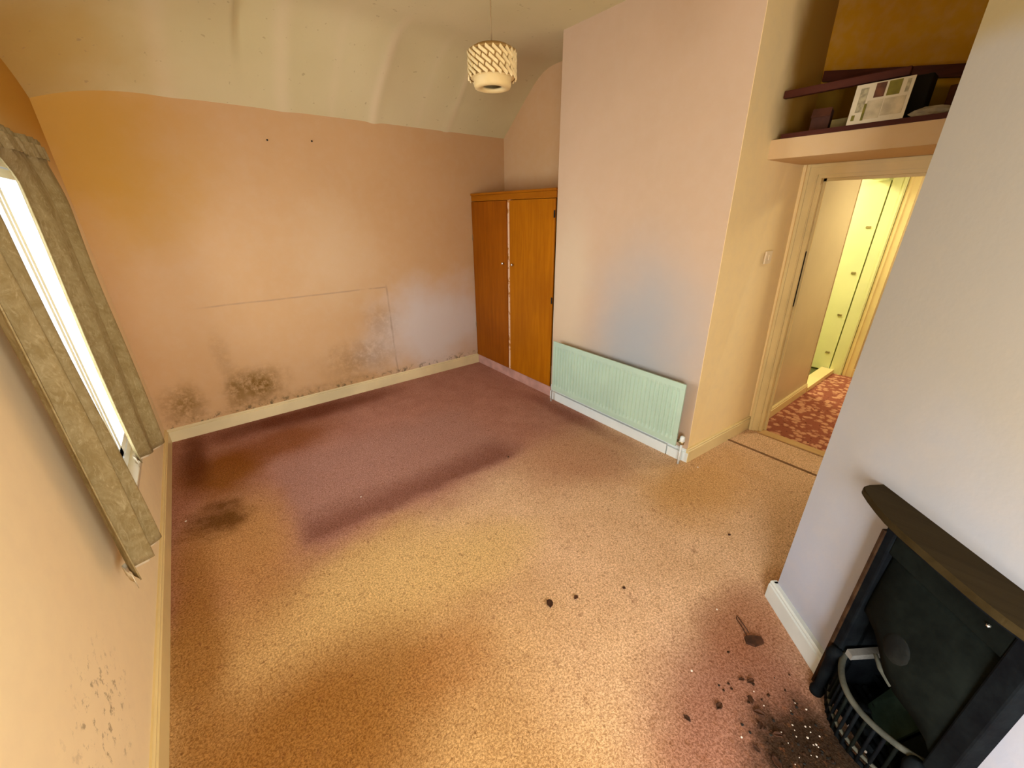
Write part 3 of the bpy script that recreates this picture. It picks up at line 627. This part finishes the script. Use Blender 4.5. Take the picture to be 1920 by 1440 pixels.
# ------------------------------------------------------------------ light switch on the return wall
sy = rety(3.225, 1.45); Rw = Matrix.Translation((3.225, sy, 1.45)) @ Matrix.Rotation(math.atan(-0.066), 4, 'Z')
t = thing('light_switch', 'cream wall light switch beside the doorway', 'switch', (3.225, sy, 1.45))
at(link('plate', bx(-0.043, 0.043, -0.011, 0.002, -0.043, 0.043, M=Rw, bev=0.003), m_switch, t), t, t.location)
at(link('rocker', bx(-0.011, 0.011, -0.018, -0.010, -0.018, 0.018, M=Rw, bev=0.002), m_switch, t), t, t.location)

# ------------------------------------------------------------------ pendant lamp
LX, LY, LZ = 1.395, 1.925, 2.405
t = thing('pendant_lamp', 'cream cane drum pendant lamp hanging from the ceiling', 'lamp', (LX, LY, LZ))
bm = bmesh.new(); tube(bm, [(LX-0.003, LY+0.0, 2.999), (LX+0.004, LY, 2.80), (LX-0.003, LY, 2.60), (LX, LY, LZ+0.075)], 0.003, 8); at(link('flex', bm, m_cord, t, True), t, t.location)
bm = bmesh.new(); lathe(bm, [(0, 0), (0.045, 0), (0.042, -0.02), (0.015, -0.035), (0, -0.036)], 20, Matrix.Translation((LX, LY, 2.999))); at(link('ceiling_rose', bm, m_switch, t, True), t, t.location)
R = Matrix.Translation((LX, LY, LZ))
bm = bmesh.new(); lathe(bm, [(0.010, 0.082), (0.05, 0.080), (0.085, 0.073), (0.106, 0.062), (0.112, 0.052), (0.112, -0.050), (0.109, -0.050), (0.109, 0.050), (0.08, 0.068), (0.010, 0.076), (0.010, 0.082)], 40, R)
at(link('drum', bm, m_shadein, t, True), t, t.location)
me = None; n = 22
for tier in range(3):
    for k in range(n):
        if me is None:
            bm = bmesh.new(); W, Ln, T = 0.0074, 0.0285, 0.006
            pts = [(-W, -Ln), (W*0.2, -Ln*0.96), (W, -Ln*0.8), (W, Ln), (-W*0.2, Ln*0.96), (-W, Ln*0.8)]
            a_ = [bm.verts.new((0, p[0], p[1])) for p in pts]; b_ = [bm.verts.new((T, p[0]*0.75, p[1]*0.95)) for p in pts]
            bm.faces.new(a_[::-1]); bm.faces.new(b_)
            for i in range(6): bm.faces.new((a_[i], a_[(i+1) % 6], b_[(i+1) % 6], b_[i]))
            o = link('cane_strip', bm, m_shade, t); s0 = o; me = o.data
        else:
            o = s0.copy(); C.objects.link(o)
        o.parent = t; o.matrix_parent_inverse = Matrix()
        o.matrix_local = Matrix.Rotation(2*PI*(k+0.5*(tier % 2))/n, 4, 'Z') @ Matrix.Translation((0.1125, 0, 0.034-tier*0.0345)) @ Matrix.Rotation(math.radians(53), 4, 'X')
bm = bmesh.new(); lathe(bm, [(0.113, 0.056), (0.119, 0.054), (0.119, 0.048), (0.113, 0.047)], 40, R); at(link('top_hoop', bm, m_shadein, t, True), t, t.location)
bm = bmesh.new(); lathe(bm, [(0.108, -0.048), (0.092, -0.050), (0.091, -0.080), (0.087, -0.089), (0.072, -0.092), (0.050, -0.088), (0.047, -0.078), (0.080, -0.074), (0.084, -0.054), (0.108, -0.048)], 40, R); at(link('lower_band', bm, m_shadering, t, True), t, t.location)
bm = bmesh.new(); lathe(bm, [(0, 0.0), (0.02, 0.002), (0.02, -0.02), (0.014, -0.024), (0.024, -0.04), (0.026, -0.05), (0.02, -0.062), (0, -0.068)], 20, R); at(link('bulb', bm, m_shadein, t, True), t, t.location)

# ------------------------------------------------------------------ shelf over the doorway: rails and the things left on it
def tg(o, l, c, g=None): return tag(o, l, c, g)
o = link('shelf_rail', bx(2.982, 3.016, 0.66, rety(3.0, 2.4)-0.004, 2.355, 2.392, bev=0.003), m_darkwood); tg(o, 'dark wooden rail at the front of the shelf space, left of the white card', 'rail')
bm = bmesh.new(); prism(bm, [(3.455, rety(3.48, 2.5)-0.012, 2.505), (3.455, rety(3.48, 2.5)-0.012, 2.56), (3.455, -0.4, 2.30), (3.455, -0.4, 2.24)], (0.034, 0, 0))
tg(link('shelf_rail', bm, m_darkwood), 'long dark wooden batten sloping along the back wall of the shelf space', 'rail')
o = link('shelf_board', bx(2.950, XD-0.016, -0.6, rety(2.95, 2.1)-0.045, 2.1445, 2.168), m_darkwood); tg(o, 'dark dirty board lying on the bulkhead under the white card', 'board')
ZS = 2.1685
# printed card leaning on the rail
bt = Matrix.Translation((2.956, 0.742, ZS)) @ Matrix.Rotation(math.radians(4.0), 4, 'Y')
t = thing('printed_card', 'white printed card panel with coloured pictures leaning on the front rail over the doorway', 'card', (2.956, 0.742, ZS))
K = lambda n, bm, m, p=t: at(link(n, bm, m, p), t, t.location)
bw, bh = 0.114, 0.178
K('backing', bx(0.0015, 0.008, -bw, bw, 0, bh, M=bt), m_olive)
fr = K('front_sheet', bx(-0.002, 0.002, -bw, bw, 0, bh, M=bt), m_boxw)
def pr(n, y0, y1, z0, z1, m):      # y0..y1 seen left to right -> +y is left
    o = link(n, bx(-0.0035, -0.0015, bw-2*bw*y1, bw-2*bw*y0, bh*z0, bh*z1, M=bt), m, fr); o.matrix_parent_inverse = Matrix()
pr('printed_picture', 0.36, 0.54, 0.62, 0.97, m_boxr); pr('printed_picture', 0.58, 0.80, 0.62, 0.97, m_boxg)
pr('printed_picture', 0.28, 0.56, 0.10, 0.56, m_boxp); pr('printed_picture', 0.58, 0.94, 0.14, 0.56, m_boxp)
pr('printed_text', 0.10, 0.24, 0.30, 0.90, m_boxs); pr('printed_text', 0.88, 0.94, 0.64, 0.94, m_boxs); pr('printed_mark', 0.06, 0.12, 0.10, 0.24, m_boxg); pr('printed_mark', 0.24, 0.29, 0.08, 0.50, m_boxg)
def carton(name, label, cat, x, y, sx, sy, sz, rz, mat, flap=True):
    t = thing(name, label, cat, (x, y, ZS), rz)
    o = link('body', bx(-sx/2, sx/2, -sy/2, sy/2, 0, sz, bev=0.004), mat, t)
    if flap:
        M = Matrix.Translation((-sx/2, 0, sz)) @ Matrix.Rotation(math.radians(-55), 4, 'Y')
        link('flap', bx(-sx*0.5, 0, -sy/2, sy/2, -0.002, 0.002, M=M), mat, t)
    return t
carton('cardboard_box', 'dark red-brown carton with raised flap at the left end of the high shelf', 'box', 3.13, 1.035, 0.11, 0.09, 0.12, 0.2, m_redbrown)
carton('storage_box', 'low olive box lying between the red-brown carton and the white card', 'box', 3.11, 0.90, 0.10, 0.12, 0.055, -0.1, m_olive, False)
carton('storage_box', 'tall black box standing just right of the white printed card', 'box', 3.22, 0.645, 0.10, 0.085, 0.215, 0.0, m_blueblack, False)
carton('storage_box', 'wide dark brown box at the back right of the high shelf', 'box', 3.37, 0.42, 0.14, 0.26, 0.17, 0.0, m_redbrown, False)
def crumple(bm, r, sx, sy, sz, seed, M=None):
    rn = random.Random(seed); bmesh.ops.create_icosphere(bm, subdivisions=2, radius=1)
    for v in bm.verts:
        k = 1 + rn.uniform(-0.28, 0.22); v.co = Vector((v.co.x*sx*k, v.co.y*sy*k, max(-0.55, v.co.z)*sz*k))*r
    zmin = min(v.co.z for v in bm.verts)
    for v in bm.verts:
        v.co.z -= zmin
        if M is not None: v.co = M @ v.co
bm = bmesh.new(); crumple(bm, 1, 0.03, 0.075, 0.024, 5, Matrix.Translation((3.0, 0.535, ZS)) @ Matrix.Rotation(0.2, 4, 'Z'))
tg(link('crumpled_bag', bm, m_paper), 'crumpled greyish bag lying at the front of the high shelf right of the white card', 'bag')

# ------------------------------------------------------------------ fireplace
FT = Matrix(((FD.x, FN.x, 0, FC.x), (FD.y, FN.y, 0, FC.y), (0, 0, 1, 0), (0, 0, 0, 1)))
fl = (FT @ Vector(((U0+U1)/2, 0, 0)))
t = thing('fireplace', 'small black cast iron bedroom fireplace with a brown-black mantel shelf on the diagonal wall', 'fireplace', fl)
K = lambda n, bm, m, p=None, s=False: at(link(n, bm, m, p or t, s), t, fl)
def sub(n, bm, m, p, s=False):
    o = link(n, bm, m, p, s); o.matrix_parent_inverse = Matrix(); return o
V0 = 0.055
# surround plate: two jambs, a head and a raised inner hood panel
bm = bmesh.new(); box(bm, U0, U0+0.034, -0.02, V0, 0, 0.845, M=FM, bev=0.006); K('jamb', bm, m_iron)
bm = bmesh.new(); box(bm, U1-0.056, U1, -0.02, V0, 0, 0.845, M=FM, bev=0.006); K('jamb', bm, m_iron)
bm = bmesh.new(); box(bm, U0+0.034, U1-0.056, -0.02, V0-0.004, 0.735, 0.845, M=FM, bev=0.004); K('head_plate', bm, m_iron2)
bm = bmesh.new(); box(bm, U0-0.006, U0+0.006, -0.01, V0+0.006, 0.01, 0.80, M=FM, bev=0.002); o = K('edge_bead', bm, m_rust); o['label'] = 'thin rusty bead along the left edge'
# hood: sheet that starts under the head and swells forward, with an irregular lower edge
bm = bmesh.new()
ua, ub = U0+0.034, U1-0.056; NU = 26; rows = []
LOWP = ((0, 0.470), (0.10, 0.482), (0.25, 0.474), (0.34, 0.450), (0.44, 0.415), (0.52, 0.385), (0.62, 0.372), (0.80, 0.360), (0.92, 0.33), (1.001, 0.27))
def low(s):
    for (a, za), (b, zb) in zip(LOWP, LOWP[1:]):
        if s <= b: return za + (zb-za)*(s-a)/(b-a)
    return LOWP[-1][1]
for k in range(NU+1):
    s = k/NU; zl = low(s); col = []
    for j in range(9):
        q = j/8; z = 0.74 - (0.74-zl)*q
        v = V0-0.030 + 0.045*math.sin(q*PI*0.62)*math.sin(s*PI)**0.6
        col.append(bm.verts.new(FM @ Vector((ua+(ub-ua)*s, v, z))))
    rows.append(col)
for i in range(NU):
    for j in range(8): bm.faces.new((rows[i][j], rows[i+1][j], rows[i+1][j+1], rows[i][j+1]))
hood = K('hood', bm, m_iron2, s=True); md = hood.modifiers.new('thick', 'SOLIDIFY'); md.thickness = 0.008
bm = bmesh.new(); bmesh.ops.create_uvsphere(bm, u_segments=16, v_segments=8, radius=1)
for v in bm.verts: v.co = FM @ Vector((0.575+v.co.x*0.046, V0+0.014+v.co.y*0.014, 0.50+v.co.z*0.058))
sub('worn_patch', bm, m_ironp, hood, True)  # pale worn patch on the hood, shaped as a low bump
bm = bmesh.new(); tube(bm, [FM @ Vector(p) for p in ((0.530, 0.068, 0.412), (0.565, 0.072, 0.392), (0.61, 0.072, 0.378))], [0.006, 0.008, 0.006], 8); sub('hood_lip', bm, m_iron3, hood, True)
bm = bmesh.new(); bmesh.ops.create_icosphere(bm, subdivisions=1, radius=0.005)
for v in bm.verts: v.co = FM @ Vector((0.70, V0+0.002, 0.79)) + v.co
K('screw', bm, m_chrome)
# firebox lining
bm = bmesh.new()
box(bm, ua-0.004, ub+0.004, -0.315, -0.30, 0, 0.80, M=FM); box(bm, ua-0.012, ua, -0.315, 0.0, 0, 0.80, M=FM); box(bm, ub, ub+0.012, -0.315, 0.0, 0, 0.80, M=FM)
box(bm, ua, ub, -0.30, 0.02, 0.0, 0.03, M=FM); box(bm, ua-0.004, ub+0.004, -0.315, 0.0, 0.775, 0.79, M=FM)
K('firebox', bm, m_iron)
bm = bmesh.new(); prism(bm, [FM @ Vector(p) for p in ((ua, -0.29, 0.03), (ub, -0.29, 0.03), (ub, -0.12, 0.10), (ua, -0.12, 0.10))], Vector((0, 0, 0.02))); K('back_slope', bm, m_iron)
# bowed front basket
def bow(s, r): # s 0..1 across
    return FM @ Vector((ua+0.0+(ub-ua)*s, V0-0.035+r*math.sin(s*PI)**0.75, 0))
def bar(z, r, rad, s0=0.0, s1=1.0):
    bm = bmesh.new(); tube(bm, [bow(s0+(s1-s0)*k/24, r)+Vector((0, 0, z)) for k in range(25)], rad, 8); return bm
K('top_bar', bar(0.245, 0.105, 0.010), m_iron3, s=True)
K('lower_bar', bar(0.085, 0.095, 0.0065), m_iron3, s=True)
K('bottom_bar', bar(0.045, 0.09, 0.008), m_iron, s=True)
for k in range(1, 14):
    s = k/14; p = bow(s, 0.098); bm = bmesh.new(); tube(bm, [p+Vector((0, 0, 0.045)), p+Vector((0, 0, 0.245))], 0.0055, 6)
    K('front_bar', bm, m_iron if k % 3 else m_iron2, s=True)
p = FM @ Vector((ua+0.0, V0+0.01, 0)); bm = bmesh.new(); lathe(bm, [(0, 0), (0.022, 0), (0.024, 0.02), (0.016, 0.05), (0.020, 0.20), (0.026, 0.23), (0.018, 0.26), (0, 0.265)], 12, Matrix.Translation(p)); K('corner_post', bm, m_iron, s=True)
p = FM @ Vector((ub-0.0, V0+0.01, 0)); bm = bmesh.new(); lathe(bm, [(0, 0), (0.022, 0), (0.024, 0.02), (0.016, 0.05), (0.020, 0.20), (0.026, 0.23), (0.018, 0.26), (0, 0.265)], 12, Matrix.Translation(p)); K('corner_post', bm, m_iron, s=True)
# grate bars on the bottom of the basket
for k in range(6):
    v = -0.10+k*0.03; K('grate_bar', bx(ua+0.01, ub-0.01, v, v+0.012, 0.055, 0.067, M=FM), m_iron)
# mantel shelf: tapering to a rounded left tip
bm = bmesh.new()
mp = [(0.262, -0.01), (0.268, 0.052), (0.279, 0.076), (0.296, 0.088), (0.33, 0.096), (0.38, 0.110), (0.43, 0.121), (0.50, 0.126), (0.60, 0.127), (0.70, 0.126), (0.755, 0.121), (0.805, 0.110), (0.855, 0.096), (0.889, 0.088), (0.906, 0.076), (0.917, 0.052), (0.923, -0.01)]
prism(bm, [FM @ Vector((u, v, 0.868)) for u, v in mp], Vector((0, 0, 0.024)))
es = [e for e in bm.edges]; bmesh.ops.bevel(bm, geom=es, offset=0.004, segments=2, affect='EDGES')
K('mantel_shelf', bm, m_mantel)
bm = bmesh.new(); mp2 = [((u-0.5925)*0.86+0.5925, v*0.78) for u, v in mp]
prism(bm, [FM @ Vector((u, v, 0.842)) for u, v in mp2], Vector((0, 0, 0.027))); K('mantel_moulding', bm, m_iron)

# things lying in the grate
def lump(name, u, v, z, s, seed, mat, label, cat, sq=(1, 1, 0.8), group=None):
    bm = bmesh.new(); rn = random.Random(seed); bmesh.ops.create_icosphere(bm, subdivisions=1, radius=1)
    for w_ in bm.verts: w_.co = Vector([c*s*sq[i]*(1+rn.uniform(-.35, .3)) for i, c in enumerate(w_.co)])
    zm = min(w_.co.z for w_ in bm.verts); R = Matrix.Rotation(rn.uniform(0, 6.28), 4, 'Z'); P0 = FM @ Vector((u, v, z))
    for w_ in bm.verts: w_.co.z -= zm; w_.co = R @ w_.co + P0
    return tg(link(name, bm, mat), label, cat, group)
M_THICK = 0.024
def slab(name, pu, thick, mat, label, cat):
    """irregular flat piece: polygon of (u, v, z) points"""
    bm = bmesh.new(); q = [FM @ Vector(p) for p in pu]; nn = (q[1]-q[0]).cross(q[2]-q[0]).normalized(); prism(bm, q, nn*thick)
    return tg(link(name, bm, mat), label, cat)
slab('broken_firebrick', [(0.434, 0.048, 0.262), (0.424, -0.085, 0.267), (0.424, -0.085, 0.292), (0.434, 0.048, 0.287)], M_THICK, m_brick, 'pale grey bar of firebrick lying at the left of the grate', 'firebrick')
slab('broken_slate', [(0.50, -0.05, 0.07), (0.62, -0.02, 0.07), (0.64, -0.10, 0.26), (0.56, -0.13, 0.30), (0.50, -0.12, 0.22)], 0.008, m_slate, 'broken greenish slate piece leaning inside the grate', 'slate')
slab('broken_slate', [(0.63, -0.02, 0.07), (0.72, -0.03, 0.07), (0.73, -0.10, 0.20), (0.68, -0.12, 0.28), (0.64, -0.10, 0.22)], 0.008, m_iron2, 'broken dark slate piece leaning in the right of the grate', 'slate')
def stick(pts, r, label, cat='stick', name='charred_stick', mat=None):
    bm = bmesh.new(); tube(bm, [FM @ Vector(p) for p in pts], r, 7); return tg(link(name, bm, mat or m_iron3, None, True), label, cat)
stick([(0.652, 0.056, 0.60), (0.650, 0.062, 0.55), (0.647, 0.066, 0.495)], [0.0025, 0.0035, 0.0025], 'thin pale stick standing against the right of the hood')
for k in range(26):
    rn = random.Random(100+k); s_ = rn.uniform(0.15, 0.85)
    lump('coal_lump', ua+(ub-ua)*s_, rn.uniform(-0.09, 0.07*math.sin(s_*PI)+0.01), 0.067+rn.choice((0, 0, 0.025)), rn.uniform(0.012, 0.024), k, m_iron if k % 4 else m_iron2,
         'small black lump of spent coal in the grate basket', 'coal', (1, 1, 0.8), 'spent coals in the grate')
for k, (u, v, z) in enumerate(((0.70, 0.0, 0.09), (0.64, 0.07, 0.07), (0.58, 0.085, 0.09), (0.66, 0.02, 0.31))):
    lump('plaster_crumb', u, v, z, 0.006, 60+k, m_crumb, 'tiny pale plaster crumb fallen into the grate', 'crumb', (1, 1, .8), 'plaster crumbs in the grate')

# ------------------------------------------------------------------ bits on the carpet
def bit(name, x, y, s, seed, mat, label, cat, group=None, sq=(1, 1, 0.6), z=0.0):
    bm = bmesh.new(); rn = random.Random(seed); bmesh.ops.create_icosphere(bm, subdivisions=1, radius=1)
    for w_ in bm.verts: w_.co = Vector([c*s*sq[i]*(1+rn.uniform(-.4, .35)) for i, c in enumerate(w_.co)])
    zm = min(w_.co.z for w_ in bm.verts); R = Matrix.Rotation(rn.uniform(0, 6.28), 4, 'Z')
    for w_ in bm.verts: w_.co.z -= zm+0.001; w_.co = R @ w_.co + Vector((x, y, z))
    return tg(link(name, bm, mat), label, cat, group)
def leaf(name, x, y, L_, W_, rz, seed, label, cat='leaf', mat=None, curl=0.35):
    rn = random.Random(seed); bm = bmesh.new(); N = 8; rows = []
    for i in range(N+1):
        s = i/N; wd = W_*math.sin(PI*min(1, s*0.94+0.03))**0.7*(1+rn.uniform(-.2, .2)); row = []
        for j in (-1, -0.5, 0, 0.5, 1):
            zz = 0.003+curl*L_*(abs(j)**1.6)*0.35*(1+0.4*math.sin(s*5+seed)) + 0.15*L_*curl*math.sin(s*PI)
            row.append(bm.verts.new(Matrix.Translation((x, y, 0)) @ Matrix.Rotation(rz, 4, 'Z') @ Vector(((s-0.5)*L_, j*wd*0.5, zz))))
        rows.append(row)
    for i in range(N):
        for j in range(4): bm.faces.new((rows[i][j], rows[i+1][j], rows[i+1][j+1], rows[i][j+1]))
    o = tg(link(name, bm, mat or m_brownleaf, None, True), label, cat); md = o.modifiers.new('thick', 'SOLIDIFY'); md.thickness = 0.002
    return o
leaf('dead_leaf', 0.964, 0.948, 0.045, 0.032, 1.0, 1, 'curled dead brown leaf in the middle of the carpet, left of a smaller scrap')
leaf('dead_leaf', 1.089, 0.893, 0.026, 0.020, 0.2, 2, 'small dark leaf scrap on the carpet right of the curled leaf')
# broken brown tile scrap with a wire loop
t = thing('soot_scrap', 'large dark brown scrap with a bent wire on the carpet near the fireplace baseboard', 'scrap', (1.548, 0.255, 0))
bm = bmesh.new(); prism(bm, [Vector(p) for p in ((-0.04, -0.008, 0), (-0.012, -0.026, 0), (0.035, -0.018, 0), (0.04, 0.008, 0), (0.0, 0.02, 0), (-0.032, 0.018, 0))], (0, 0, 0.012))
o = link('chip', bm, m_brownleaf, t); o.rotation_euler = (0, 0, -0.55); o.location = (0, 0, 0)
bm = bmesh.new(); tube(bm, [(-0.01, 0.02, 0.006), (0.02, 0.055, 0.004), (0.045, 0.095, 0.004), (0.062, 0.10, 0.005), (0.055, 0.085, 0.004), (0.02, 0.03, 0.006)], 0.0022, 6); link('wire', bm, m_brownleaf, t, True)
for k, (x, y, s) in enumerate(((1.174, 0.225, 0.013), (1.147, 0.078, 0.010), (1.34, 0.215, 0.009), (1.29, 0.16, 0.013), (1.27, 0.12, 0.014), (1.23, 0.10, 0.012), (1.04, 0.28, 0.011), (1.36, 0.19, 0.012), (1.16, 0.02, 0.016), (1.25, 0.05, 0.012))):
    leaf('soot_flake', x, y, s*2.6, s*1.6, k*1.3, 20+k, 'dark brown soot flake on the carpet before the grate', 'soot', None, 0.5)['group'] = 'soot flakes on the carpet'
rn = random.Random(5); k = 0; placed = 0
def in_fire(x, y):
    l = FM.inverted() @ Vector((x, y, 0)); return l.y < 0.135 and l.x > 0.36 or l.y < 0.05
while placed < 90:
    k += 1; x = 1.33 + rn.gauss(0, 0.13); y = -0.06 + rn.gauss(0, 0.13)
    if in_fire(x, y): continue
    placed += 1
    bit('soot_crumb', x, y, rn.uniform(0.0025, 0.0065), k, m_soot if placed % 3 else m_dark, 'black soot crumb scattered on the carpet before the grate', 'soot', 'soot crumbs before the grate')
placed = 0
while placed < 34:
    k += 1; x = 1.32 + rn.gauss(0, 0.11); y = -0.08 + rn.gauss(0, 0.12)
    if in_fire(x, y): continue
    placed += 1
    bit('plaster_crumb', x, y, rn.uniform(0.0018, 0.0042), k, m_crumb, 'tiny white plaster crumb in the soot before the grate', 'crumb', 'plaster crumbs in the soot')
for n_, (x, y, l) in enumerate(((2.60, 1.085, 'white plaster crumb on the carpet below the radiator valve corner'), (0.514, 2.32, 'white crumb on the clean pink carpet patch'), (1.571, 0.43, 'white crumb on the carpet just beyond the brown scrap'), (1.216, 0.359, 'white crumb on the worn carpet left of the soot'), (-0.42, 2.77, 'white crumb on the carpet beside the near curtain hem'))):
    bit('plaster_crumb', x, y, 0.006 if n_ in (0, 4) else 0.0045, 300+n_, m_crumb, l, 'crumb')
for n_, (x, y, l) in enumerate(((1.579, 2.076, 'small dark crumb near the middle of the carpet beyond the pink patch'), (2.10, 0.62, 'small dark crumb on the carpet before the doorway'), (1.32, 0.78, 'dark crumb on the carpet between leaf scrap and fireplace'))):
    bit('dirt_crumb', x, y, 0.008, 320+n_, m_brownleaf, l, 'crumb')
# nails left in the back wall
for n_, (x, z, l) in enumerate(((0.72, 2.29, 'dark nail left high in the back wall, left of two'), (1.05, 2.31, 'dark nail left high in the back wall, right of two'))):
    bm = bmesh.new(); tube(bm, [(x, YB+0.004, z), (x, YB-0.012, z-0.002)], [0.004, 0.007], 8); tg(link('nail', bm, m_dark), l, 'nail')
